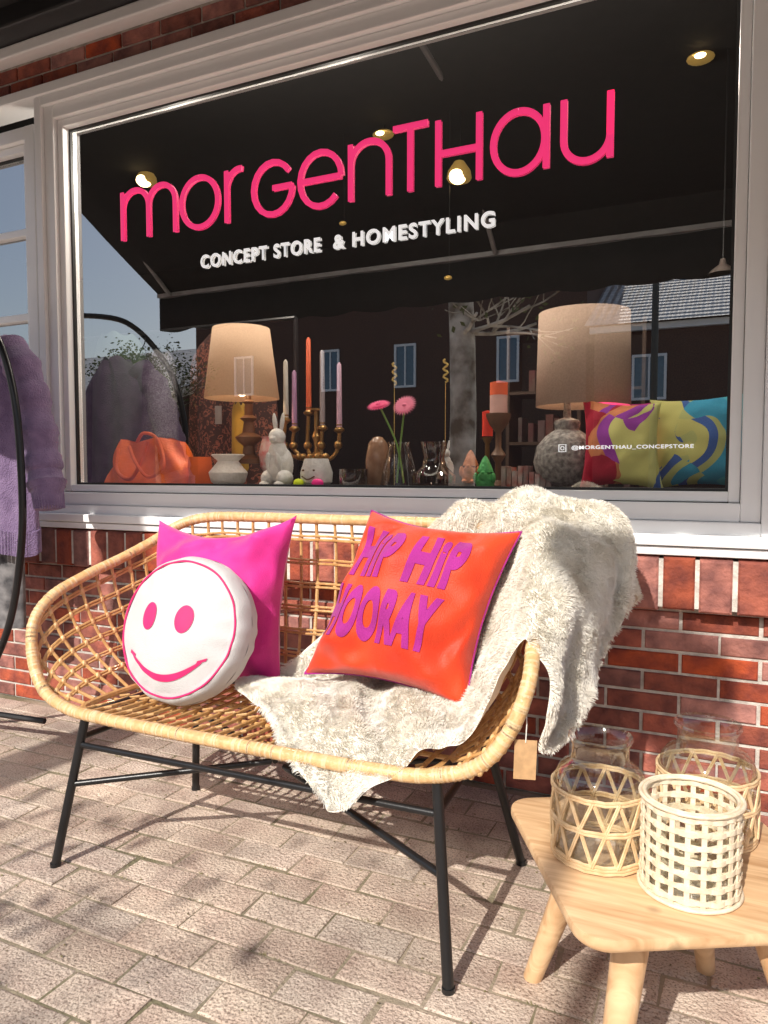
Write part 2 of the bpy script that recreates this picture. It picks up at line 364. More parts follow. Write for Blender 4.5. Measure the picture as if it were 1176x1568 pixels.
for (x,z0,z1,c) in cands:
    g.tube(cm([(cx-.04,cy,1.18),((x+cx)/2,cy-.02,1.15),(x,cy-.01,1.20),(x,cy,z0-.01)],6),.009,8)
    g.lathe([(.008,-.03),(.024,-.018),(.024,-.010),(.012,0),(.013,.012)],12,(x,cy,z0))
    g.ell((x,cy-.01,1.21),(.02,.02,.02),10,6); g.ell(((x+cx-.04)/2,cy-.02,1.16),(.018,.018,.016),10,6)
g.build('holder',M_brass,cd)
for k,(x,z0,z1,c) in enumerate(cands):
    g=MB(); g.lathe([(.0125,0),(.010,z1-z0-.01),(.003,z1-z0)],12,(x,cy,z0)); g.build('dinner_candle',mat('candle_wax%d'%k,c,.35,var=.05,emit=c,es=.06),cd)
fp=empty('round_face_planter')
lathe_obj('pot',[(.04,0),(.065,.02),(.068,.06),(.055,.10),(.05,.118),(.045,.115),(.045,.09)],(-1.555,.22,ZL),M_ceram,parent=fp)
g=MB(); g.tube(cm([(-1.585,.152,1.075),(-1.555,.147,1.062),(-1.525,.152,1.075)],5),.003,5); g.ell((-1.58,.154,1.10),(.006,.004,.004),8,5); g.ell((-1.53,.154,1.10),(.006,.004,.004),8,5); g.build('face_marks',M_wood,fp)
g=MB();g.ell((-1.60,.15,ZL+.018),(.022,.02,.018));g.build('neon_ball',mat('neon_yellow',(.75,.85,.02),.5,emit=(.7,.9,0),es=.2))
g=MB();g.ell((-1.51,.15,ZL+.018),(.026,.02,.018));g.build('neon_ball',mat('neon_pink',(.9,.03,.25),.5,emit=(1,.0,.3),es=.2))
g=MB();g.lathe([(.04,0),(.06,.04),(.065,.1),(.05,.16),(.055,.17)],18,(-1.86,.36,ZL+.05));g.lathe([(.05,0),(.05,.05)],16,(-1.86,.36,ZL));g.build('patterned_bowl',mat('patterned_pink_white',(.8,.66,.64),.4,col2=(.8,.25,.27),ns=35))
def glassmat(name,col,rough=.02,lo=.07,hi=.85):
    m=bpy.data.materials.new(name);m.use_nodes=True;nt=m.node_tree;N=nt.nodes;L=nt.links;N.remove(N['Principled BSDF']);out=[n for n in N if n.type=='OUTPUT_MATERIAL'][0]
    tr=N.new('ShaderNodeBsdfTransparent');tr.inputs[0].default_value=(*col,1)
    gl=N.new('ShaderNodeBsdfGlossy');gl.inputs['Roughness'].default_value=rough
    lw=N.new('ShaderNodeLayerWeight');lw.inputs['Blend'].default_value=.35
    mr=N.new('ShaderNodeMapRange');mr.inputs['To Min'].default_value=lo;mr.inputs['To Max'].default_value=hi
    nz=N.new('ShaderNodeTexNoise');nz.inputs['Scale'].default_value=25;bp=N.new('ShaderNodeBump');bp.inputs['Strength'].default_value=.08;L.new(nz.outputs['Fac'],bp.inputs['Height']);L.new(bp.outputs[0],gl.inputs['Normal'])
    mi=N.new('ShaderNodeMixShader');L.new(lw.outputs['Facing'],mr.inputs['Value']);L.new(mr.outputs[0],mi.inputs[0]);L.new(tr.outputs[0],mi.inputs[1]);L.new(gl.outputs[0],mi.inputs[2]);L.new(mi.outputs[0],out.inputs[0]);return m
M_gclear=glassmat('clear_glass',(.97,.98,.965),.02,.05,.7); M_gsmoke=glassmat('smoked_glass',(.6,.5,.42),.02,.15)
lathe_obj('amber_glass_vase',[(.035,0),(.05,.04),(.052,.11),(.04,.18),(.02,.205),(.0,.21)],(-1.31,.30,ZL),mat('amber_solid',(.42,.24,.14),.25,col2=(.30,.16,.09),ns=20,coat=.5))
lathe_obj('glass_tumbler',[(.055,0),(.058,.01),(.058,.075),(.053,.075),(.052,.01)],(-1.36,.18,ZL),M_gsmoke)
gv=empty('gerbera_vase')
lathe_obj('vase_glass',[(.06,0),(.075,.01),(.065,.08),(.04,.17),(.045,.18)],(-1.17,.20,ZL),M_gclear,cap=False,parent=gv)
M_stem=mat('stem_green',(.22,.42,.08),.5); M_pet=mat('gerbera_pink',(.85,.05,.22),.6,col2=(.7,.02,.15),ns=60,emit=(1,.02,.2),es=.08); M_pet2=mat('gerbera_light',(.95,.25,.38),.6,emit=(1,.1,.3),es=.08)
g=MB(); g.tube(cm([(-1.15,.2,1.05),(-1.18,.2,1.2),(-1.24,.18,1.34)]),.004,6); g.tube(cm([(-1.18,.2,1.05),(-1.165,.2,1.2),(-1.14,.18,1.335)]),.004,6); g.build('stems',M_stem,gv)
for (c,m_,til) in (((-1.245,.17,1.355),M_pet,.5),((-1.135,.17,1.35),M_pet2,1.0)):
    g=MB()
    for ring_,rl,tz in ((26,.05,.0),(20,.038,.35),(14,.022,.6)):
        for i in range(ring_):
            a=2*math.pi*i/ring_+ring_; Mx=Matrix.Rotation(til,3,'X')@Matrix.Rotation(a,3,'Z')@Matrix.Rotation(-tz*.5,3,'Y')
            g.add([V(c)+Mx@V(p) for p in ((0,0,.002),(rl*.6,-.005,0),(rl,0,-.002),(rl*.6,.005,0))],[(0,1,2,3)])
    g.ell(c,(.011,.011,.008),10,6)
    g.build('gerbera',m_,gv,smooth=False)
lathe_obj('smoked_glass_vase',[(.05,0),(.085,.02),(.085,.05),(.05,.085),(.04,.12),(.055,.18),(.052,.18)],(-1.04,.24,ZL),M_gsmoke,cap=False)
def gnome(c,m):
    e=empty('gnome_figurine'); x,y,z=c
    g=MB(); g.lathe([(.030,0),(.036,.02),(.034,.05),(.026,.062)],14,c); g.lathe([(.032,.068),(.029,.078),(.022,.095),(.012,.118),(.003,.13)],14,(x,y,z))
    g.ell((x-.034,y-.01,z+.045),(.011,.014,.022),8,6); g.ell((x+.034,y-.01,z+.045),(.011,.014,.022),8,6)
    g.ell((x-.016,y-.02,z+.007),(.014,.024,.009),8,6);g.ell((x+.016,y-.02,z+.007),(.014,.024,.009),8,6); g.build('coat_and_hat',m,e)
    g=MB(); g.ell((x,y-.004,z+.066),(.025,.025,.012),10,6); g.ell((x,y-.024,z+.050),(.020,.014,.022),10,6); g.ell((x,y-.031,z+.066),(.008,.010,.008),8,6); g.build('face_and_beard',m,e)
gnome((-.93,.36,ZL+.02),mat('gnome_orange',(.65,.2,.06),.5,bump=.5,bs=80)); gnome((-.845,.28,ZL-.005),mat('gnome_green',(.06,.42,.10),.5,bump=.5,bs=80))
cs=empty('candle_stand')
lathe_obj('stand',[(.05,0),(.05,.01),(.015,.03),(.012,.10),(.03,.13),(.012,.16),(.012,.22),(.035,.25),(.05,.285),(.05,.295)],(-.835,.42,ZL),M_wood,parent=cs)
g=MB();g.lathe([(.035,0),(.035,.07)],24,(-.835,.42,1.327));g.build('candle_lower',mat('pale_pink_wax',(.9,.55,.48),.4),cs)
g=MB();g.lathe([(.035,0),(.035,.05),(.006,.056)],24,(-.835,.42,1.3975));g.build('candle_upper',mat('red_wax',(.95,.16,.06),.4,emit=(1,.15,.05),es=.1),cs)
g=MB();g.tube([(-.835,.42,1.45),(-.835,.42,1.475)],.002,5);g.build('wick',M_black,cs)
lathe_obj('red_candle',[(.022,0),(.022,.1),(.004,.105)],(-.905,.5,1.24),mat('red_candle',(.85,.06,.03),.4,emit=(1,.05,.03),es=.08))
lathe_obj('brass_candlestick',[(.03,0),(.01,.02),(.01,.18),(.025,.205)],(-.905,.5,ZL),M_brass)
g=MB()
for x in (-1.29,-1.06):
    g.tube([(x+.010*math.sin(i*1.1),.42,1.46+i*.0055) for i in range(18)],.0045,6)
    g.tube([(x,.42,ZL),(x,.42,1.46)],.0012,5)
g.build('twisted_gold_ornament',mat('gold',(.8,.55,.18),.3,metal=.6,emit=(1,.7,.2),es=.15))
g=MB()
for i in range(9):
    x=-.80+i*.022; g.box(x,x+.018,.34,.42,ZL,ZL+random.uniform(.04,.09))
g.build('gift_boxes',mat('gift_paper',(.5,.42,.38),.6,col2=(.4,.08,.06),ns=18,island=.4),smooth=False)
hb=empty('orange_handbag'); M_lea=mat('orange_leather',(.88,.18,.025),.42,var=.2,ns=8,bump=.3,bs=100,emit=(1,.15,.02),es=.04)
g=MB()
def bag(u,v):
    a=2*math.pi*u; w=.25*(1-.28*v**1.5); d=.085*(1-.75*v)+.012
    c=math.copysign(abs(math.cos(a))**.5,math.cos(a)); s=math.copysign(abs(math.sin(a))**.6,math.sin(a))
    return (-2.47+w*c*1.0+.008*math.sin(v*9+a*3), .26+d*s+.012*math.sin(a*5+v*6), ZL+.005+.205*v+.012*math.sin(c*4)*v)
g.grid(bag,48,12); g.build('bag_body',M_lea,hb)
g=MB(); g.grid(lambda u,v:(-2.17+.08*(u-.5)*2*(1-.2*v),.20+.03*math.cos(u*6.28),ZL+.13*v),12,6)
g.tube(cm([(-2.60,.17,1.20),(-2.58,.14,1.10),(-2.50,.14,1.06),(-2.44,.15,1.14),(-2.42,.17,1.23)],8),.009,8)
g.tube(cm([(-2.50,.19,1.23),(-2.44,.17,1.27),(-2.36,.17,1.24),(-2.30,.14,1.12),(-2.38,.13,1.07),(-2.46,.14,1.13),(-2.52,.16,1.21)],8),.008,8)
g.build('straps',mat('orange_strap',(.75,.13,.02),.4,bump=.2,bs=100),hb)
def garment(name,x0,x1,y,z0,z1,m,folds=5,ph=0,parent=None,dep=.07):
    g=MB()
    def f(u,v):
        a=2*math.pi*u; z=lerp(z0,z1,v); sh=1 if v<.82 else math.sqrt(max(0,1-((v-.82)/.19)**2))*.8+.2
        fd=1+.18*(1-v)*math.sin(folds*a+ph+2*noise.noise(V((u*4,v*2,ph))))
        return (lerp(x0,x1,.5)+(x1-x0)/2*math.cos(a)*(.82+.18*(1-v))*sh*(1+.05*math.sin(7*a+ph)), y+dep*math.sin(a)*fd, z+.01*math.sin(5*a))
    g.grid(f,72,20); return g.build(name,m,parent)
def voro_mat(name,scale,stops,rough=.8,dist=.3):
    m=bpy.data.materials.new(name);m.use_nodes=True;nt=m.node_tree;N=nt.nodes;L=nt.links;b=N['Principled BSDF'];b.inputs['Roughness'].default_value=rough
    tc=N.new('ShaderNodeTexCoord');nz=N.new('ShaderNodeTexNoise');nz.inputs['Scale'].default_value=scale*.6;L.new(tc.outputs['Object'],nz.inputs['Vector'])
    mx=N.new('ShaderNodeMix');mx.data_type='RGBA';mx.inputs['Factor'].default_value=dist;L.new(tc.outputs['Object'],mx.inputs['A']);L.new(nz.outputs['Color'],mx.inputs['B'])
    vo=N.new('ShaderNodeTexVoronoi');vo.inputs['Scale'].default_value=scale;L.new(mx.outputs['Result'],vo.inputs['Vector'])
    r=N.new('ShaderNodeValToRGB');r.color_ramp.interpolation='CONSTANT'
    while len(r.color_ramp.elements)>1:r.color_ramp.elements.remove(r.color_ramp.elements[-1])
    r.color_ramp.elements[0].position=0;r.color_ramp.elements[0].color=(*stops[0][1],1)
    for p,c in stops[1:]:
        e=r.color_ramp.elements.new(p);e.color=(*c,1)
    return m,vo,r,N,L,b
m_leo,vo,r,N,L,b=voro_mat('leopard_print',24,[(0,(.03,.02,.015)),(.24,(.34,.11,.07)),(.44,(.05,.02,.016))])
L.new(vo.outputs['Distance'],r.inputs['Fac']);L.new(r.outputs[0],b.inputs['Base Color'])
rk=empty('indoor_clothes_rack')
garment('leopard_coat',-2.62,-2.05,.70,.9,1.78,m_leo,6,1,rk,.12)
garment('sequin_top',-2.86,-2.62,.62,1.0,1.72,mat('black_sequins',(.05,.05,.055),.15,metal=.6,ns=120,col2=(.3,.3,.32),bump=1,bs=200),4,2,rk)
garment('yellow_scarf',-2.19,-2.10,.50,1.1,1.42,mat('mustard_cloth',(.45,.27,.03),.8),3,0,rk,.03)
garment('green_coat',-3.3,-2.9,.7,.9,1.85,mat('dark_green_cloth',(.03,.05,.035),.8),5,3,rk,.1)
g=MB();g.tube([(-3.8,.75,1.86),(-1.98,.75,1.86)],.012);g.tube([(-3.8,.75,0.01),(-3.8,.75,1.86)],.012);g.tube([(-1.98,.75,.01),(-1.98,.75,1.86)],.012);g.build('rail',M_black,rk)
g=MB();g.box(-2.33,-2.29,.55,.552,1.33,1.42);g.build('swing_ticket',mat('grey_ticket',(.4,.36,.34),.8),rk,smooth=False)
def cushion(name,c,T,m,parent=None,n=40,pinch=.13,wr=.006,seed=0,back=.75,sag=0):
    c00,c10,c11,c01=[V(p) for p in c]
    nrm=(c10-c00).cross(c01-c00).normalized()
    def P(u,v,side=1,off=0):
        uu=u*(1-pinch*(1-v*v)*abs(u)**1.5); vv=v*(1-pinch*(1-u*u)*abs(v)**1.5)
        if v>0: vv-=sag*(1-u*u)*v
        s,t=(uu+1)/2,(vv+1)/2
        p=c00*(1-s)*(1-t)+c10*s*(1-t)+c11*s*t+c01*(1-s)*t
        q=max(0,(1-u*u))*max(0,(1-v*v))
        h=T*(q**.45)
        e=1-q
        w=wr*(noise.noise(V((u*2.2+seed,v*2.2,seed*1.7)))*1.5+ noise.noise(V((u*4+seed,v*4,seed)))*.8*e + 1.1*math.sin((u-v)*8+seed+2*noise.noise(V((u,v,seed))))*e*e*q**.3*(1 if u*v<0 else .5)+.7*math.sin((u+v)*11+seed)*e*e*q**.3*(1 if u*v>0 else .2))
        h+=w*min(1,q*5)
        return p+nrm*(side*h*(1 if side>0 else back)+off)
    g=MB(); g.grid(lambda a,b:P(a*2-1,b*2-1,1),n,n); g.grid(lambda a,b:P(1-a*2,b*2-1,-1),n,n)
    o=g.build(name,m,parent)
    return (o,P)
PAL=[(0,(.45,.01,.04)),(.16,(.45,.01,.04)),(.24,(.70,.24,.10)),(.31,(.36,.05,.42)),(.37,(.74,.72,.24)),(.56,(.74,.72,.24)),(.60,(.06,.16,.50)),(.65,(.62,.66,.25)),(.70,(.05,.42,.66)),(.86,(.10,.55,.68)),(.93,(.30,.08,.40))]
m_pt,vo,r,N,L,b=voro_mat('abstract_patch_fabric',8.5,PAL,.9,.2)
sp=N.new('ShaderNodeSeparateColor');L.new(vo.outputs['Color'],sp.inputs[0])
tc=[n for n in N if n.type=='TEX_COORD'][0]; sx=N.new('ShaderNodeSeparateXYZ'); L.new(tc.outputs['Object'],sx.inputs[0])
wob=N.new('ShaderNodeTexNoise');wob.inputs['Scale'].default_value=5;wob.inputs['Detail'].default_value=0;L.new(tc.outputs['Object'],wob.inputs[0])
wa=N.new('ShaderNodeMath');wa.operation='MULTIPLY_ADD';L.new(wob.outputs['Fac'],wa.inputs[0]);wa.inputs[1].default_value=.22;L.new(sx.outputs['X'],wa.inputs[2])
ma=N.new('ShaderNodeMapRange'); ma.inputs['From Min'].default_value=-.39;ma.inputs['From Max'].default_value=.17;ma.inputs['To Min'].default_value=.0;ma.inputs['To Max'].default_value=.82; L.new(wa.outputs[0],ma.inputs['Value'])
md=N.new('ShaderNodeMath'); md.operation='MULTIPLY_ADD'; L.new(sp.outputs[0],md.inputs[0]); md.inputs[1].default_value=.22; L.new(ma.outputs[0],md.inputs[2]); L.new(md.outputs[0],r.inputs['Fac']); L.new(r.outputs[0],b.inputs['Base Color'])
cushion('abstract_cushion',[(-.25,.36,1.03),(.10,.33,1.03),(.09,.42,1.38),(-.27,.45,1.36)],.07,m_pt)
cushion('abstract_cushion',[(-.49,.28,1.03),(-.20,.26,1.03),(-.22,.34,1.34),(-.50,.37,1.37)],.06,m_pt,seed=4)
cushion('pink_velvet_cushion',[(-.47,.50,1.05),(-.25,.50,1.05),(-.25,.56,1.36),(-.51,.56,1.40)],.05,mat('pink_v',(.75,.04,.28),.8))
sh=empty('bookshelf')
g=MB()
for x in (-1.22,-.80,-.45): g.box(x,x+.02,1.9,2.2,.0,1.95)
for z in (.6,.95,1.25,1.55,1.9): g.box(-1.20,-.45,1.905,2.195,z,z+.018)
g.build('shelf_frame',mat('shelf_wood',(.06,.03,.015),.6),sh,smooth=False)
g=MB()
for z in (.98,1.27,1.57):
    x=-1.18
    while x<-.5:
        w=random.uniform(.015,.05);h=random.uniform(.08,.2)
        if random.random()<.5 and not (-.84<x<-.79): g.box(x,x+w,1.93,2.1,z,z+h)
        x+=w+.006
g.build('books_and_boxes',mat('book_covers',(.14,.11,.08),.6,col2=(.12,.02,.02),ns=9,island=.5),sh,smooth=False)
cl=empty('ceiling_spotlights'); M_glow=mat('spot_glow',(1,.8,.5),.5,emit=(1,.72,.35),es=9); M_gold=mat('spot_housing',(.7,.45,.12),.35,metal=.7,emit=(1,.6,.15),es=.25)
for k,(x,z) in enumerate(((-4.07,3.29),(-1.56,2.91),(-2.08,3.27),(-.19,3.32),(-2.38,2.75),(-1.63,2.31))):
    big=k in(0,1); s=.062 if big else (.06 if k<4 else .02)
    g=MB()
    if big: g.lathe([(.004,-.02),(s*1.1,-.015),(s*1.25,.0),(s*1.15,.04),(s*.5,.10)],20,(x,2.0,z)); g.build('spot_reflector',M_gold,cl); g=MB(); g.ell((x,1.97,z),(s*.85,s,s*.7)); g.build('spot_glow',M_glow,cl)
    elif k<4: g.ell((x,2.0,z),(s*1.2,s,s*.42)); g.build('spot_reflector',M_gold,cl); g=MB(); g.ell((x,1.95,z-.01),(s*.5,s*.4,s*.2)); g.build('spot_glow',M_glow,cl)
    else: g.ell((x,2.0,z),(s*1.3,s,s*.7)); g.build('spot_glow',M_gold,cl)
    g=MB(); g.tube([(x,2.02,z+.03),(x,2.02,3.34)],.003,5); g.build('spot_cable',M_black,cl)
pd=empty('pendant_lamp')
g=MB(); g.lathe([(.075,0),(.06,.02),(.02,.05),(.012,.08)],20,(-.055,2.0,2.16)); g.build('pendant_shade',mat('pendant_metal',(.55,.45,.4),.35,metal=.5),pd)
g=MB(); g.tube([(-.055,2,2.2),(-.055,2,3.34)],.004,6); g.build('pendant_cable',M_black,pd)
def point(name,loc,e,r,c=(1,.75,.5)):
    l=bpy.data.lights.new(name,'POINT'); l.energy=e;l.shadow_soft_size=r;l.color=c;o=bpy.data.objects.new(name,l);o.location=loc;link(o);return o
point('lamp_light',(-1.985,.30,1.56),3,.03); point('lamp_light',(-.525,.52,1.48),3,.03)
point('spot_light',(-1.56,.55,2.6),50,.1,(1,.9,.78)); point('spot_light',(-.4,.5,2.6),34,.1,(1,.9,.78)); point('spot_light',(-2.4,.45,2.6),42,.1,(1,.9,.78))

# ---------------------------------------------------------------- rattan bench
bench=empty('rattan_bench'); X0=-1.12
half=[(0,-1.0,.43),(.2,-1.0,.43),(.4,-.995,.43),(.54,-.985,.435),(.65,-.97,.47),(.715,-.95,.55),(.745,-.92,.645),(.74,-.86,.715),(.72,-.75,.765),(.69,-.62,.81),(.645,-.52,.86),(.58,-.455,.915),(.48,-.425,.94),(.3,-.42,.945),(0,-.42,.945)]
full=[V((X0+x,y,z)) for x,y,z in half]+[V((X0-x,y,z)) for x,y,z in reversed(half[1:-1])]
rim=cm(full,8,True); rim.append(rim[0]); rim.append(rim[1])
g=MB(); g.tube(rim,.0165,12); g.build('rim',M_rattL,bench)
g=MB()
for k in range(0,len(rim)-2,1):
    for q in range(2):
        if random.random()<.6:
            p=rim[k].lerp(rim[k+1],random.random()); t=(rim[k+1]-rim[k]).normalized()*.0028
            g.tube([p-t,p+t],.0171,12)
g.build('rim_wrapping',M_cane,bench)
topR=cm([V((X0+x,y,z)) for x,y,z in half[4:]]+[V((X0-x,y,z)) for x,y,z in reversed(half[4:-1])],10)
low=[(.50,-.97,.425),(.535,-.93,.425),(.545,-.88,.425),(.55,-.82,.425),(.545,-.72,.425),(.54,-.64,.425),(.53,-.57,.425),(.49,-.53,.425),(.42,-.515,.425),(.3,-.51,.425),(0,-.51,.425)]
lowR=cm([V((X0+x,y,z)) for x,y,z in low]+[V((X0-x,y,z)) for x,y,z in reversed(low[:-1])],10)
def sampler(P):
    d=[0]
    for a,b in zip(P,P[1:]): d.append(d[-1]+(b-a).length)
    def f(s):
        s=max(0,min(1,s))*d[-1]
        for i in range(len(P)-1):
            if d[i+1]>=s:
                return P[i].lerp(P[i+1],(s-d[i])/max(1e-9,d[i+1]-d[i]))
        return P[-1]
    return f
fT,fL=sampler(topR),sampler(lowR)
cen=V((X0,-.72,.6))
def Sf(s,f):
    a,b=fT(s),fL(s); p=a.lerp(b,f)
    o=V((p.x-cen.x,(p.y-cen.y),0)); o.normalize()
    return p+o*(.045*math.sin(math.pi*f))+V((0,0,-.01*math.sin(math.pi*f)))
g=MB(); NR=44
for i in range(NR+1):
    s=.015+.97*i/NR+random.uniform(-.0015,.0015)
    g.tube([Sf(s,j/8) for j in range(9)],.0052*random.uniform(.9,1.1),7)
g.build('ribs',M_ratt,bench)
g=MB(); gb=MB()
for f in (.10,.24,.38,.52,.66,.80):
    for df in (0,.022):
        g.tube([Sf(j/90,f+df)+V((0,-.006,.001*math.sin(j))) for j in range(3,88)],.0042,6)
    for i in range(NR+1):
        s=.015+.97*i/NR; p=Sf(s,f+.011)
        gb.ell(p,(.0085,.0085,.013),8,5)
g.build('horizontal_canes',M_ratt,bench)
gs=MB()
for i in range(27):
    x=-.50+1.0*i/26+random.uniform(-.003,.003)
    gs.tube(cm([(X0+x*1.02,-.985,.432),(X0+x,-.85,.422),(X0+x,-.70,.418),(X0+x,-.56,.422),(X0+x,-.51,.43)],4),.0058,7)
gs.build('seat_canes',M_ratt,bench)
gs=MB()
for y in (-.92,-.81,-.70,-.59):
    gs.tube([(X0+x/20*.545,y,.410) for x in range(-20,21)],.0065,7)
    for i in range(27):
        x=-.50+1.0*i/26; gb.tube([(X0+x-.009,y-.011,.429),(X0+x+.009,y+.011,.429)],.0036,5)
gs.tube(lowR,.010,8)
gs.build('seat_crossrails',M_ratt,bench)
gb.build('bindings',M_rattL,bench)
g=MB(); R_=.0125
FL=[V((-1.60,-.975,.425)),V((-1.67,-1.03,0.0))]; FR=[V((-.56,-.975,.425)),V((-.51,-1.035,0.0))]
BL=[V((-1.58,-.53,.42)),V((-1.64,-.47,0.0))]; BR=[V((-.60,-.53,.42)),V((-.50,-.47,0.0))]
at=lambda A,z:A[1].lerp(A[0],z/.425)
for A in (FL,FR,BL,BR): g.tube([A[0],A[1]+V((0,0,.004))],R_,12)
for a,b in ((at(FL,.34),at(FR,.355)),(at(BL,.34),at(BR,.34)),(at(FL,.36),at(BL,.36)),(at(FR,.36),at(BR,.36))): g.tube([a,b],.0085,10)
mid=V((X0,-.74,.285))
for A,z in ((FL,.23),(FR,.23),(BL,.30),(BR,.30)):
    g.tube([at(A,z),mid+(at(A,z)-mid)*.04+V((0,0,.004 if A in(FL,BR) else -.004))],.009,10)
g.tube([FL[0],FR[0]],.009,10); g.tube([BL[0],BR[0]],.009,10); g.tube([FL[0],BL[0]],.009,10); g.tube([FR[0],BR[0]],.009,10)
for A in (FL,FR,BL,BR): g.tube([A[1],A[1]+V((0,0,.012))],.0145,12)
g.build('metal_legs',M_black,bench)

# ---------------------------------------------------------------- cushions
M_vp=mat('pink_velvet',(.82,.03,.32),.7,col2=(.62,.015,.23),ns=6,sheen=.5,bump=.25,bs=300)
cushion('pink_velvet_cushion',[(-1.69,-.68,.43),(-1.20,-.60,.43),(-1.175,-.55,.965),(-1.71,-.55,.935)],.125,M_vp,seed=3,wr=.022,pinch=.13,sag=.12,n=56)
M_vo=mat('orange_velvet',(.86,.070,.012),.55,col2=(.66,.035,.006),ns=5,sheen=.4,bump=.25,bs=300)
o,P=cushion('orange_velvet_cushion',[(-1.055,-.71,.535),(-.575,-.73,.505),(-.485,-.56,.94),(-.925,-.55,.985)],.13,M_vo,seed=9,wr=.019,n=72,pinch=.13)
orange=o
M_pu=mat('purple_flock',(.42,.018,.27),.8,col2=(.33,.012,.21),ns=10,sheen=.3,bump=.3,bs=300)
g=MB(); path=[]
for k in range(60): path.append(P(-1+2*k/60,-1))
for k in range(60): path.append(P(1,-1+2*k/60))
for k in range(60): path.append(P(1-2*k/60,1))
for k in range(61): path.append(P(-1,1-2*k/60))
g.tube(path,.0028,6); g.build('piping',M_pu,orange)
def cushion_text(body,u0,u1,v0,v1,P,m,parent,off=.03,space=1.0):
    me=look_mesh(body,off,space)
    xs=[v.co.x for v in me.vertices]; ys=[v.co.y for v in me.vertices]; a,b,c,d=min(xs),max(xs),min(ys),max(ys)
    bm=bmesh.new(); bm.from_mesh(me)
    for v in bm.verts: v.co=V((lerp(u0,u1,(v.co.x-a)/(b-a)),lerp(v0,v1,(v.co.y-c)/(d-c)),0))
    bmesh.ops.triangulate(bm,faces=bm.faces[:])
    for it in range(6):
        es=[e for e in bm.edges if e.calc_length()>.04]
        if not es: break
        bmesh.ops.subdivide_edges(bm,edges=es,cuts=1); bmesh.ops.triangulate(bm,faces=bm.faces[:])
    for v in bm.verts:
        v.co=P(v.co.x,v.co.y,1,.0030)
    for f in bm.faces: f.smooth=True
    bm.to_mesh(me); bm.free(); me.materials.clear(); me.materials.append(m)
    o=bpy.data.objects.new('lettering',me); link(o,parent)
cushion_text('HiP HiP',-.80,.66,.16,.78,P,M_pu,orange,off=.06,space=1.12)
cushion_text('HOORAY',-.88,.58,-.56,.06,P,M_pu,orange,off=.06,space=1.10)
sm=empty('smiley_cushion')
n_=V((.02,-.955,.28)).normalized(); ax=V((1,.02,0)); ax=(ax-n_*ax.dot(n_)).normalized(); ay=n_.cross(ax)
if ay.z<0: ay=-ay
SC=V((-1.405,-.775,.640)); R0=.212
def disc(r,a,side=1,off=0):
    k=1+.005*math.sin(a*13+1.5*math.sin(3*a)+side*.8)*min(1,max(0,(r-.7)*4))+.012*math.sin(3*a+1)+.006*math.sin(2*a)
    if r<=.86: rad_=r/.86*.90; h=.052+.050*(1-(r/.86)**2.2)
    else:
        t=(r-.86)/.14*math.pi/2; rad_=.90+.10*math.sin(t); h=.052*math.cos(t)+.003*math.sin(a*19+2*math.sin(a*5))*math.sin(2*t)
    h+=.016*noise.noise(V((r*2.4*math.cos(a),r*2.4*math.sin(a),side*5)))*(1-r)
    if r<=.86: h-=.007*max(0,(r/.86-.66)*2.9)*(.5+.5*math.sin(a*13+2.5*math.sin(3*a)+.5))*(1 if r<.84 else .6)
    rad_*=k
    if side<0:h*=-1
    return SC+(ax*math.cos(a)+ay*math.sin(a))*(rad_*R0)+n_*(h+off*side)
M_sm=mat('white_velvet',(.60,.595,.59),.75,var=.06,ns=5,sheen=.25,bump=.25,bs=300)
M_pk=mat('hot_pink_felt',(.74,.02,.16),.7,sheen=.2)
g=MB(); g.grid(lambda u,v:disc(v,2*math.pi*u,1),136,50); g.grid(lambda u,v:disc(v,-2*math.pi*u,-1),136,50); g.build('cushion_body',M_sm,sm)
g=MB(); g.tube([disc(.865,2*math.pi*i/136,1,.001) for i in range(138)],.003,7); g.tube([disc(.865,2*math.pi*i/136,-1,.001) for i in range(138)],.003,7)
g.build('piping',M_pk,sm)
def face2(x,y,off=.0024):
    return disc(min(.83,math.hypot(x,y)),math.atan2(y,x),1,off)
g=MB()
for ex in (-.29,.25):
    g.grid(lambda u,v:face2(ex+.12*v*math.cos(6.28319*u),.11+.175*v*math.sin(6.28319*u)),28,6)
def smile(u,v):
    t=lerp(-.54,.54,u); w=.018+.026*(1-(2*u-1)**2)
    y=-.38-.25*(1-(t/.54)**2); return face2(t,y+(v-.5)*2*w)
g.grid(smile,40,4)
for sx_ in (-1,1):
    g.grid(lambda u,v:face2(sx_*(.54+(u-.5)*.12)+(v-.5)*.02,-.375+(u-.5)*.05+(v-.5)*.04),8,3)
g.build('smiley_face',M_pk,sm)

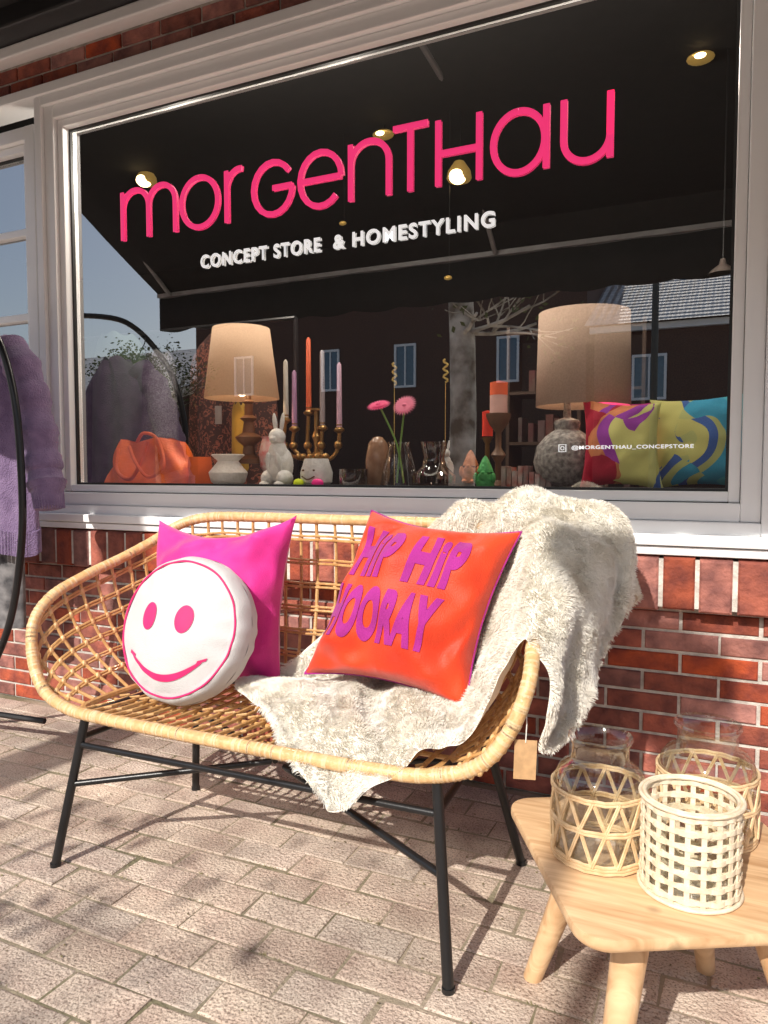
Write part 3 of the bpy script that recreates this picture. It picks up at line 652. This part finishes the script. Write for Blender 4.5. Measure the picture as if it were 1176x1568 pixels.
# ---------------------------------------------------------------- faux fur throw
rows=[
[(-1.02,-.93,.45),(-.86,-1.035,.385),(-.785,-1.045,.335),(-.70,-1.03,.385),(-.60,-.97,.46),(-.52,-.93,.49),(-.44,-.90,.61),(-.395,-.885,.735),(-.36,-.88,.66),(-.365,-.86,.48)],
[(-1.13,-.84,.46),(-.98,-.89,.465),(-.86,-.92,.48),(-.76,-.92,.47),(-.64,-.87,.48),(-.54,-.83,.51),(-.45,-.81,.65),(-.40,-.80,.80),(-.345,-.80,.72),(-.345,-.80,.47)],
[(-1.27,-.73,.46),(-1.1,-.75,.475),(-.97,-.75,.50),(-.85,-.75,.475),(-.70,-.73,.50),(-.57,-.70,.56),(-.475,-.69,.74),(-.415,-.68,.86),(-.325,-.69,.76),(-.325,-.71,.52)],
[(-1.24,-.58,.47),(-1.1,-.58,.48),(-.98,-.57,.5),(-.87,-.57,.5),(-.74,-.57,.54),(-.61,-.56,.66),(-.52,-.55,.83),(-.435,-.53,.94),(-.30,-.55,.82),(-.295,-.59,.59)],
[(-1.13,-.50,.58),(-1.03,-.49,.62),(-.93,-.48,.64),(-.84,-.48,.69),(-.75,-.47,.78),(-.65,-.47,.88),(-.55,-.46,.97),(-.44,-.44,.995),(-.28,-.42,.90),(-.265,-.47,.68)],
[(-1.05,-.455,.68),(-.93,-.45,.76),(-.85,-.45,.82),(-.78,-.44,.90),(-.70,-.43,.975),(-.60,-.40,1.0),(-.50,-.385,1.01),(-.40,-.37,1.0),(-.27,-.35,.93),(-.25,-.39,.76)],
[(-1.04,-.445,.67),(-.92,-.44,.76),(-.84,-.43,.83),(-.76,-.41,.90),(-.70,-.375,.95),(-.60,-.32,.94),(-.48,-.29,.95),(-.38,-.27,.945),(-.27,-.27,.89),(-.25,-.31,.74)],
[(-1.03,-.44,.66),(-.92,-.43,.74),(-.84,-.42,.80),(-.76,-.40,.86),(-.70,-.34,.85),(-.60,-.29,.82),(-.48,-.25,.82),(-.38,-.23,.80),(-.28,-.23,.78),(-.27,-.27,.70)]]
def csp(P,t):
    k=len(P)-1; x=t*k; i=min(int(x),k-1); f=x-i
    a,b,c,d=P[max(i-1,0)],P[i],P[i+1],P[min(i+2,k)]
    return .5*((2*b)+(c-a)*f+(2*a-5*b+4*c-d)*f*f+(3*b-a-3*c+d)*f**3)
RW=[[V(p) for p in r] for r in rows]
NU,NV=170,116
G0=[[None]*(NU+1) for _ in range(NV+1)]
for i in range(NU+1):
    col=[csp(r,i/NU) for r in RW]
    for j in range(NV+1): G0[j][i]=csp(col,j/NV)
def gn(G,i,j):
    a=G[j][min(NU,i+1)]-G[j][max(0,i-1)]; b=G[min(NV,j+1)][i]-G[max(0,j-1)][i]; n=a.cross(b)
    return n.normalized() if n.length>1e-12 else V((0,0,1))
G1=[[None]*(NU+1) for _ in range(NV+1)]
for j in range(NV+1):
    for i in range(NU+1):
        u,v=i/NU,j/NV; p=G0[j][i]; n=gn(G0,i,j)
        w=.020*noise.noise(V((u*8,v*5,1)))+.011*noise.noise(V((u*18,v*11,4)))+.012*math.sin(u*24+v*7+5*noise.noise(V((u*3,v*3,9))))
        w+=.003*noise.noise(p*26)
        ed=.012*noise.noise(V((u*9,v*9,12)))
        G1[j][i]=p+n*(w+.012)+V((ed,0,ed*.5))*(1 if i in(0,NU) or j in (0,NV) else 0)
GN=[[gn(G1,i,j) for i in range(NU+1)] for j in range(NV+1)]
th=empty('faux_fur_throw')
M_fur=bpy.data.materials.new('cream_faux_fur'); M_fur.use_nodes=True
nt=M_fur.node_tree;N=nt.nodes;L=nt.links;b=N['Principled BSDF']
tc=N.new('ShaderNodeTexCoord');nz=N.new('ShaderNodeTexNoise');nz.inputs['Scale'].default_value=9;L.new(tc.outputs['Object'],nz.inputs['Vector'])
rp=N.new('ShaderNodeValToRGB');rp.color_ramp.elements[0].position=.35;rp.color_ramp.elements[0].color=(.84,.79,.69,1);rp.color_ramp.elements[1].position=.65;rp.color_ramp.elements[1].color=(.95,.92,.85,1)
L.new(nz.outputs['Fac'],rp.inputs[0]);L.new(rp.outputs[0],b.inputs['Base Color']);b.inputs['Roughness'].default_value=.75;b.inputs['Specular IOR Level'].default_value=.2
g=MB()
for j in range(NV+1):
    for i in range(NU+1): g.v.append(tuple(G1[j][i]))
for j in range(NV):
    for i in range(NU):
        a=j*(NU+1)+i; g.f.append((a,a+1,a+NU+2,a+NU+1))
g.build('throw_backing',mat('cream_backing',(.92,.88,.79),.9,var=.05),th)
cells=[];ar=[]
for j in range(NV):
    for i in range(NU):
        cells.append((i,j)); ar.append(((G1[j][i+1]-G1[j][i]).cross(G1[j+1][i]-G1[j][i])).length)
pos=[];NH=0
picks=random.choices(cells,weights=ar,k=150000)
for (i,j) in picks:
    s,t=random.random(),random.random()
    p=G1[j][i].lerp(G1[j][i+1],s).lerp(G1[j+1][i].lerp(G1[j+1][i+1],s),t); n=GN[j][i]
    q=p*11; cl_=V((noise.noise(q),noise.noise(q+V((9,3,1))),noise.noise(q+V((2,7,5)))))
    q2=p*42; cl2=V((noise.noise(q2),noise.noise(q2+V((9,3,1))),noise.noise(q2+V((2,7,5)))))
    comb=V((.15,-.25,-.55))+cl_*.9+cl2*.75+V((random.gauss(0,.12),random.gauss(0,.12),random.gauss(0,.12)))
    comb-=n*comb.dot(n)
    L_=random.uniform(.010,.016)
    d1=(n*1.0+comb*.4).normalized(); d2=(n*.6+comb*.9).normalized()
    m_=p+d1*L_*.5; e_=m_+d2*L_*.6
    pos+=[p.x,p.y,p.z,m_.x,m_.y,m_.z,e_.x,e_.y,e_.z]; NH+=1
hc=bpy.data.hair_curves.new('fur_pile')
hc.add_curves([3]*NH)
hc.attributes['position'].data.foreach_set('vector',pos) if 'position' in hc.attributes else hc.points.foreach_set('position',pos)
ra=hc.attributes.get('radius') or hc.attributes.new('radius','FLOAT','POINT')
ra.data.foreach_set('value',[.00062,.00052,.0002]*NH)
hc.materials.append(M_fur)
link(bpy.data.objects.new('fur_pile',hc),th)

tg=empty('price_tag')
g=MB(); g.box(-.0235,.0235,-.0008,.0008,-.085,0,Matrix.Translation((-.375,-.935,.53))@Matrix.Rotation(.35,4,'Z')@Matrix.Rotation(.03,4,'Y')); g.build('kraft_card',mat('kraft_card',(.55,.34,.17),.8,ns=60),tg,smooth=False)
g=MB(); g.tube([(-.375,-.937,.525),(-.375,-.93,.56),(-.378,-.925,.62)],.0012,5); g.build('string',mat('cotton_string',(.8,.78,.72),.8),tg)

# ---------------------------------------------------------------- side table
tb=empty('wooden_side_table')
Bc=V((-.185,-1.335)); e1=V((.874,.486)); e2=V((-.486,.874))
def TP(u,w,z): p=Bc+e1*u+e2*w; return V((p.x,p.y,z))
def wood():
    m=bpy.data.materials.new('oak_wood');m.use_nodes=True;nt=m.node_tree;N=nt.nodes;L=nt.links;b=N['Principled BSDF'];b.inputs['Roughness'].default_value=.42
    tc=N.new('ShaderNodeTexCoord');mp=N.new('ShaderNodeMapping');mp.inputs['Rotation'].default_value=(0,0,rad(-29));mp.inputs['Scale'].default_value=(2.0,20,9)
    L.new(tc.outputs['Object'],mp.inputs[0]);n=N.new('ShaderNodeTexNoise');n.inputs['Scale'].default_value=1.6;n.inputs['Detail'].default_value=9;n.inputs['Distortion'].default_value=1.6;L.new(mp.outputs[0],n.inputs[0])
    r=N.new('ShaderNodeValToRGB');r.color_ramp.elements[0].position=.3;r.color_ramp.elements[0].color=(.54,.31,.15,1);r.color_ramp.elements[1].position=.62;r.color_ramp.elements[1].color=(.78,.53,.30,1)
    e=r.color_ramp.elements.new(.8);e.color=(.62,.39,.20,1)
    L.new(n.outputs['Fac'],r.inputs[0])
    vo=N.new('ShaderNodeTexVoronoi');vo.inputs['Scale'].default_value=5.5;L.new(tc.outputs['Object'],vo.inputs[0])
    kr=N.new('ShaderNodeMapRange');kr.inputs['From Min'].default_value=.02;kr.inputs['From Max'].default_value=.09;kr.inputs['To Min'].default_value=.55;kr.inputs['To Max'].default_value=1;L.new(vo.outputs['Distance'],kr.inputs[0])
    hs=N.new('ShaderNodeHueSaturation');L.new(kr.outputs[0],hs.inputs['Value']);L.new(r.outputs[0],hs.inputs['Color']);L.new(hs.outputs[0],b.inputs['Base Color'])
    bp=N.new('ShaderNodeBump');bp.inputs['Strength'].default_value=.08;L.new(n.outputs['Fac'],bp.inputs['Height']);L.new(bp.outputs[0],b.inputs['Normal']);return m
M_oak=wood()
def outline(ins):
    pts=[]; L_,W_,r=.50,.50,.055
    for (cx,cy,a0) in ((L_-r,W_-r,0),(r,W_-r,90),(r,r,180),(L_-r,r,270)):
        for i in range(9):
            a=rad(a0+i*90/8); pts.append((cx+(r-ins)*math.cos(a),cy+(r-ins)*math.sin(a)))
    return pts
g=MB(); lv=[(.006,.356),(.001,.361),(0,.366),(0,.374),(.0015,.3785),(.005,.380)]
n=36
for ins,z in lv:
    for u,w in outline(ins): g.v.append(tuple(TP(u,w,z)))
for j in range(len(lv)-1):
    for i in range(n): g.f.append((j*n+i,j*n+(i+1)%n,(j+1)*n+(i+1)%n,(j+1)*n+i))
g.f.append(tuple(reversed(range(n)))); g.f.append(tuple((len(lv)-1)*n+i for i in range(n)))
g.build('table_top',M_oak,tb)
g=MB()
for (fu,fw,tu,tw) in ((.05,.45,.14,.37),(.05,.04,.14,.13),(.44,.45,.36,.37),(.44,.04,.36,.13)):
    a=TP(fu,fw,0);b=TP(tu,tw,.357)
    g.tube([a,a.lerp(b,.5),b],[.0195,.026,.033],20)
g.build('legs',M_oak,tb)
g=MB(); g.box(0,.30,-.012,.012,.315,.355,Matrix.Translation(TP(.12,.25,0))@Matrix.Rotation(rad(29),4,'Z')); g.box(-.012,.012,-.13,.13,.317,.353,Matrix.Translation(TP(.25,.25,0))@Matrix.Rotation(rad(29),4,'Z')); g.build('stretchers',M_oak,tb,smooth=False)

def jar(c,r,h,ph=0):
    e=empty('rattan_glass_jar'); x,y,z=c
    g=MB(); k=h/.226
    prof=[(r*.55,.004),(r*.88,.004),(r*.96,.012),(r*.97,.03),(r*.97,.135*k),(r*.94,.152*k),(r*.84,.167*k),(r*.70,.175*k),(r*.63,.180*k),(r*.61,.187*k),(r*.61,.210*k),(r*.66,.217*k),(r*.69,.222*k),(r*.67,.228*k),(r*.60,.222*k)]
    g.lathe(prof,48,c,cap=False); g.lathe([(0.001,.004),(r*.9,.004)],40,c,cap=False)
    g.build('jar_glass',M_gclear,e)
    g=MB(); N_=12
    R=r*1.0
    def ringp(rr,zz,th): g.tube([(x+rr*math.cos(a*math.pi/24),y+rr*math.sin(a*math.pi/24),z+zz+.0008*math.sin(a*2.1)) for a in range(49)],th,6)
    for zz in (.006,.012,.018): ringp(R,zz,.0030)
    for zz in (.074*k,.0795*k): ringp(R+.002,zz,.0028)
    for zz in (.130*k,.1355*k): ringp(R+.001,zz,.0028)
    for i in range(N_):
        for d in (-1,1):
            for off in (0,.04):
                for (za,zb_) in ((.016,.078*k),(.078*k,.133*k)):
                    a0=2*math.pi*(i+(.5 if za>.05 else 0))/N_+off+ph; pts=[]
                    for j in range(7):
                        t=j/6; a=a0+d*t*math.pi/N_*1.0; rr2=R+.0015*(1 if d>0 else -1)+.001
                        pts.append((x+rr2*math.cos(a),y+rr2*math.sin(a),z+lerp(za,zb_,t)))
                    g.tube(pts,.0021,5)
    g.build('cane_weave',M_cane,e)
    return e
jar((-.205,-1.055,.38),.086,.226); jar((-.025,-.885,.38),.092,.222,.3)
def basket(c,r,h):
    e=empty('woven_cane_lantern'); x,y,z=c; g=MB()
    nvt=20
    for i in range(nvt):
        a=2*math.pi*i/nvt+random.uniform(-.012,.012)
        Mx=Matrix.Translation((x,y,z))@Matrix.Rotation(a,4,'Z')
        g.box(r-.0015,r+.0012,-.0042,.0042,.002,h-.004,Mx)
    nh=7
    for j in range(nh):
        zz=.014+(h-.028)*j/(nh-1)
        for s_ in (0,1):
            m_=nvt*4; o=len(g.v)
            for i in range(m_):
                a=2*math.pi*i/m_; w=math.cos(a*nvt/2)*(1 if s_ else -1)*.0026
                for (dr,dz) in ((-.001,-.0042),(.001,-.0042),(.001,.0042),(-.001,.0042)):
                    r2=r+w+dr; g.v.append((x+r2*math.cos(a),y+r2*math.sin(a),z+zz+dz+(s_*.002)+.0007*math.sin(a*3+j)))
            for i in range(m_):
                for q in range(4):
                    g.f.append((o+i*4+q,o+((i+1)%m_)*4+q,o+((i+1)%m_)*4+(q+1)%4,o+i*4+(q+1)%4))
    for zz in (.004,h-.004):
        for r2 in (r+.0035,r-.0035): g.tube([(x+r2*math.cos(a*math.pi/30),y+r2*math.sin(a*math.pi/30),z+zz) for a in range(61)],.0036,8)
    g.build('cane_lattice',M_canew,e)
    g=MB(); g.lathe([(r*.86,.006),(r*.88,.01),(r*.88,h*.72),(r*.86,h*.72)],36,c,cap=False); g.lathe([(.001,.006),(r*.86,.006)],36,c,cap=False); g.build('glass_insert',M_gclear,e)
    g=MB(); g.lathe([(.001,.003),(r,.003)],36,c,cap=False); g.build('base',M_canew,e)
basket((-.045,-1.105,.381),.079,.165)

# ---------------------------------------------------------------- outdoor clothes rack with cardigan
ck=empty('outdoor_clothes_rack')
g=MB(); g.tube(cm([(-3.3,-.44,1.95),(-2.90,-.44,1.88),(-2.64,-.44,1.66),(-2.53,-.44,1.42),(-2.495,-.44,1.1),(-2.51,-.44,.78),(-2.62,-.44,.42),(-2.88,-.44,.12),(-3.3,-.44,.02)],8),.0145,12)
g.tube([(-3.3,-.42,.02),(-3.3,-.1,.02)],.014); g.tube(cm([(-3.4,-.55,.16),(-2.9,-.5,.13),(-2.45,-.4,.10)],4),.012)
g.build('round_rail',M_black,ck)
M_card=mat('lavender_knit',(.27,.185,.33),.9,col2=(.19,.125,.24),ns=20,sheen=.25,bump=.9,bs=170)
def cardi(u,v):
    a=2*math.pi*u; z=lerp(.80,1.66,v); sh=1 if v<.72 else max(.12,math.cos((v-.72)/.28*1.35))
    xx=-2.82+.235*math.cos(a)*sh*(1-.05*v); fold=.5*math.sin(6*a+3*v)+.5*math.sin(11*a+1)
    return (xx,-.30+(.075+.024*fold*(1-.5*v))*math.sin(a), z+.012*math.sin(a*3))
g=MB(); g.grid(cardi,90,36)
g.build('cardigan_body',M_card,ck)
g=MB()
path=cm([(-2.70,-.32,1.60),(-2.60,-.33,1.50),(-2.53,-.335,1.30),(-2.49,-.34,1.12),(-2.46,-.35,1.02)],10)
g.tube(path,[lerp(.068,.070,i/len(path))+.006*math.sin(i*.9)+.003*math.sin(i*2.3) for i in range(len(path))],24)
g.build('cardigan_sleeve',M_card,ck)
g=MB(); c0=V((-2.46,-.35,1.03)); d_=V((.02,-.01,-.08))
g.tube([c0+d_*t for t in (0,.3,.6,1)],[.066,.058,.056,.054],30)
for k in range(34):
    a=2*math.pi*k/34; g.tube([c0+V((.058*math.cos(a),.058*math.sin(a),-.01)),c0+d_+V((.055*math.cos(a),.055*math.sin(a),0))],.0035,5)
for k in range(110):
    u=k/110; p=V(cardi(u,0)); p2=V(cardi(u,.06)); g.tube([p2,p+V((0,0,-.045))],.0062,5)
g.build('ribbed_cuffs',M_card,ck)
g=MB(); g.grid(lambda u,v:(-2.9+.16*math.cos(6.283*u),-.25+.05*math.sin(6.283*u)*(1+.2*math.sin(25*u)),lerp(.42,.82,v)),40,10)
g.build('dark_trousers',mat('dark_check_cloth',(.03,.03,.035),.9,col2=(.25,.24,.24),ns=14),ck)
g=MB(); g.tube([(-2.76,-.37,1.66),(-2.72,-.39,1.75),(-2.74,-.42,1.80)],.003,6); g.build('hanger_hook',M_black,ck)

# ---------------------------------------------------------------- street behind the camera (reflected in the glass)
def branch(g,p,d,L_,r,dep,twigs):
    n=5; pts=[p.copy()]; rs=[r]; q=p.copy(); dd=d.copy()
    for i in range(n):
        dd=(dd+V((random.gauss(0,.10),random.gauss(0,.10),random.gauss(.05,.06)))).normalized(); q=q+dd*L_/n; pts.append(q.copy()); rs.append(r*(1-.45*(i+1)/n))
    g.tube(pts,rs,8 if dep>2 else 5)
    if dep==0: twigs.append((q,dd)); return
    for j in range(3):
        t=random.uniform(.45,1); i=int(t*n); az=random.uniform(0,6.28)
        perp=Matrix.Rotation(az,3,dd)@dd.orthogonal().normalized()
        nd=(dd*.75+perp*random.uniform(.5,.9)+V((0,0,.15))).normalized()
        branch(g,pts[i],nd,L_*random.uniform(.62,.8),rs[i]*.68,dep-1,twigs)
def tree(x,y,h,r,name,leaf=6,fork=.45,dep=3,low_=0):
    e=empty(name); g=MB(); tw=[]
    pts=[V((x+.06*math.sin(i*.8),y,h*fork*i/6)) for i in range(7)]; g.tube(pts,[r*(1.35 if i==0 else 1-.03*i) for i in range(7)],16)
    for k in range(4):
        az=k*1.57+random.uniform(-.3,.3); branch(g,pts[-1-(k%2 if not low_ else 0)],V((math.cos(az)*.55,math.sin(az)*.55,1.1)).normalized(),h*.24,r*.5,dep,tw)
    branch(g,pts[-1],V((0,0,1)),h*.26,r*.7,dep,tw)
    if low_:
        for (dx,dy,dz,LL,ii) in ((.9,.35,-.05,.95,3),(.75,-.1,.0,.85,3),(.35,.7,-.1,.8,3)):
            branch(g,pts[ii],V((dx,dy,dz)).normalized(),LL,.028,2,tw)
    m=mat('plane_bark_'+name,(.85,.80,.68),.9,col2=(.22,.17,.12),ns=4,bump=.5,bs=20); g.build('trunk_and_limbs',m,e)
    g=MB()
    for q,d in tw:
        for k in range(leaf):
            c=q+V((random.gauss(0,.12),random.gauss(0,.12),random.gauss(0,.12))); a=V((random.gauss(0,1),random.gauss(0,1),random.gauss(0,1))).normalized(); b=a.orthogonal().normalized()
            s_=random.uniform(.02,.05); g.add([c+a*s_,c+b*s_*.6,c-a*s_,c-b*s_*.6],[(0,1,2,3)])
    g.build('young_leaves',mat('leaf_'+name,(.10,.12,.03),.7),e,smooth=False)
tree(-2.85,-5.6,9.5,.16,'plane_tree',6,.56,3,1); tree(-10.5,-9,4.6,.13,'street_tree',26,.35)
lp=empty('added_shadow_post')  # unseen post added to cast the upright shadow strip on the right-hand bricks
g=MB(); g.tube([(-.775,-6.2,0),(-.775,-6.2,1.0),(-.775,-6.2,5.2)],[.045,.040,.032],12); g.tube([(-.775,-6.2,0),(-.775,-6.2,.25)],.06,12); g.ell((-.775,-6.2,5.3),(.2,.2,.10)); g.lathe([(.10,0),(.18,.12),(.2,.16)],16,(-.775,-6.2,5.12)); g.build('post_and_head',mat('grey_green_post',(.05,.055,.05),.5),lp)
hs_=empty('opposite_houses')
M_fb=mat('dark_facade_brick',(.13,.065,.045),.9,col2=(.08,.037,.028),ns=30,bump=.3,bs=40); M_tile=mat('grey_roof_tiles',(.80,.79,.78),.8,col2=(.62,.60,.59),ns=6)
nt=M_tile.node_tree;N=nt.nodes;L=nt.links;b=N['Principled BSDF'];tc=[n for n in N if n.type=='TEX_COORD'][0]
wv=N.new('ShaderNodeTexWave');wv.bands_direction='X';wv.inputs['Scale'].default_value=1.6;wz=N.new('ShaderNodeTexWave');wz.bands_direction='Y';wz.inputs['Scale'].default_value=1.2
L.new(tc.outputs['Object'],wv.inputs[0]);L.new(tc.outputs['Object'],wz.inputs[0]);ad=N.new('ShaderNodeMath');L.new(wv.outputs['Fac'],ad.inputs[0]);L.new(wz.outputs['Fac'],ad.inputs[1])
bp=N.new('ShaderNodeBump');bp.inputs['Distance'].default_value=.06;L.new(ad.outputs[0],bp.inputs['Height']);L.new(bp.outputs[0],b.inputs['Normal'])
M_pane=mat('house_panes',(.05,.11,.18),.08,spec=1)
def house(x0,x1,yf,ze,zr,dep,wins):
    g=MB(); g.box(x0,x1,yf-dep,yf,0,ze); g.add([(x0,yf,ze),(x0,yf-dep,ze),(x0,yf-dep/2,zr-.05),(x1,yf,ze),(x1,yf-dep,ze),(x1,yf-dep/2,zr-.05)],[(0,1,2),(3,5,4)]); g.build('house_walls',M_fb,hs_,smooth=False)
    g=MB(); g.add([(x0-.2,yf+.35,ze-.12),(x1+.2,yf+.35,ze-.12),(x1+.2,yf-dep/2,zr),(x0-.2,yf-dep/2,zr),(x0-.2,yf-dep-.35,ze-.12),(x1+.2,yf-dep-.35,ze-.12)],[(0,1,2,3),(3,2,5,4)]); g.build('house_roof',M_tile,hs_,smooth=False)
    g=MB(); g.box(x0-.1,x1+.1,yf+.01,yf+.16,ze-.28,ze-.13)
    for (x,z,w,h) in wins:
        t=.06
        g.box(x,x+w,yf+.003,yf+.05,z,z+t);g.box(x,x+w,yf+.003,yf+.05,z+h-t,z+h);g.box(x,x+t,yf+.003,yf+.05,z+t,z+h-t);g.box(x+w-t,x+w,yf+.003,yf+.05,z+t,z+h-t)
        g.box(x+w/2-.02,x+w/2+.02,yf+.003,yf+.04,z+t,z+h-t)
    g.build('house_window_frames',M_frame,hs_,smooth=False)
    g=MB()
    for (x,z,w,h) in wins: g.add([(x+.06,yf+.01,z+.06),(x+w-.06,yf+.01,z+.06),(x+w-.06,yf+.01,z+h-.06),(x+.06,yf+.01,z+h-.06)],[(0,3,2,1)])
    g.build('house_window_panes',M_pane,hs_,smooth=False)
house(-15.5,-3.3,-16.5,7.6,10.5,8,[(-14,3.4,.7,1.2),(-10.9,3.4,.6,1.2),(-8.55,3.4,.65,1.2),(-5.6,3.4,.6,1.2)])
house(-3.1,9,-16.5,4.75,6.7,7.5,[(-2.2,2.8,.8,1.1),(.6,2.8,.8,1.1),(3.4,2.8,1.0,1.1),(5,.6,1.2,1.3)])
house(-34,-18,-19,4.2,6.4,9,[(-32,.8,1.2,1.2),(-28,.8,1.2,1.2),(-23,.8,1.2,1.2)])

# ---------------------------------------------------------------- light
EL=38; K=.10
d=V((K*math.cos(rad(EL)),math.cos(rad(EL)),-math.sin(rad(EL)))).normalized()
sl=bpy.data.lights.new('sun','SUN'); sl.energy=5.0; sl.angle=rad(.5); sl.color=(1,.94,.86)
so=bpy.data.objects.new('sun',sl); so.rotation_euler=d.to_track_quat('-Z','Y').to_euler(); so.location=(0,-10,10); link(so)
w=bpy.data.worlds.new('World'); scene.world=w; w.use_nodes=True; nt=w.node_tree; bg=nt.nodes['Background']
sk=nt.nodes.new('ShaderNodeTexSky'); sk.sky_type='NISHITA'; sk.sun_disc=False; sk.sun_elevation=rad(EL); sk.sun_rotation=math.pi+math.atan(K); sk.dust_density=2.0
nt.links.new(sk.outputs[0],bg.inputs[0]); bg.inputs[1].default_value=.14
cam=bpy.data.cameras.new('camera'); cam.sensor_fit='VERTICAL'; cam.sensor_height=36; cam.lens=25.94; cam.clip_start=.05; cam.clip_end=500
co=bpy.data.objects.new('camera',cam); co.location=(0,-2.45,1.1); co.rotation_euler=(rad(90-3.24),0,rad(25)); link(co); scene.camera=co
scene.view_settings.view_transform='Standard'; scene.view_settings.look='None'; scene.view_settings.exposure=0
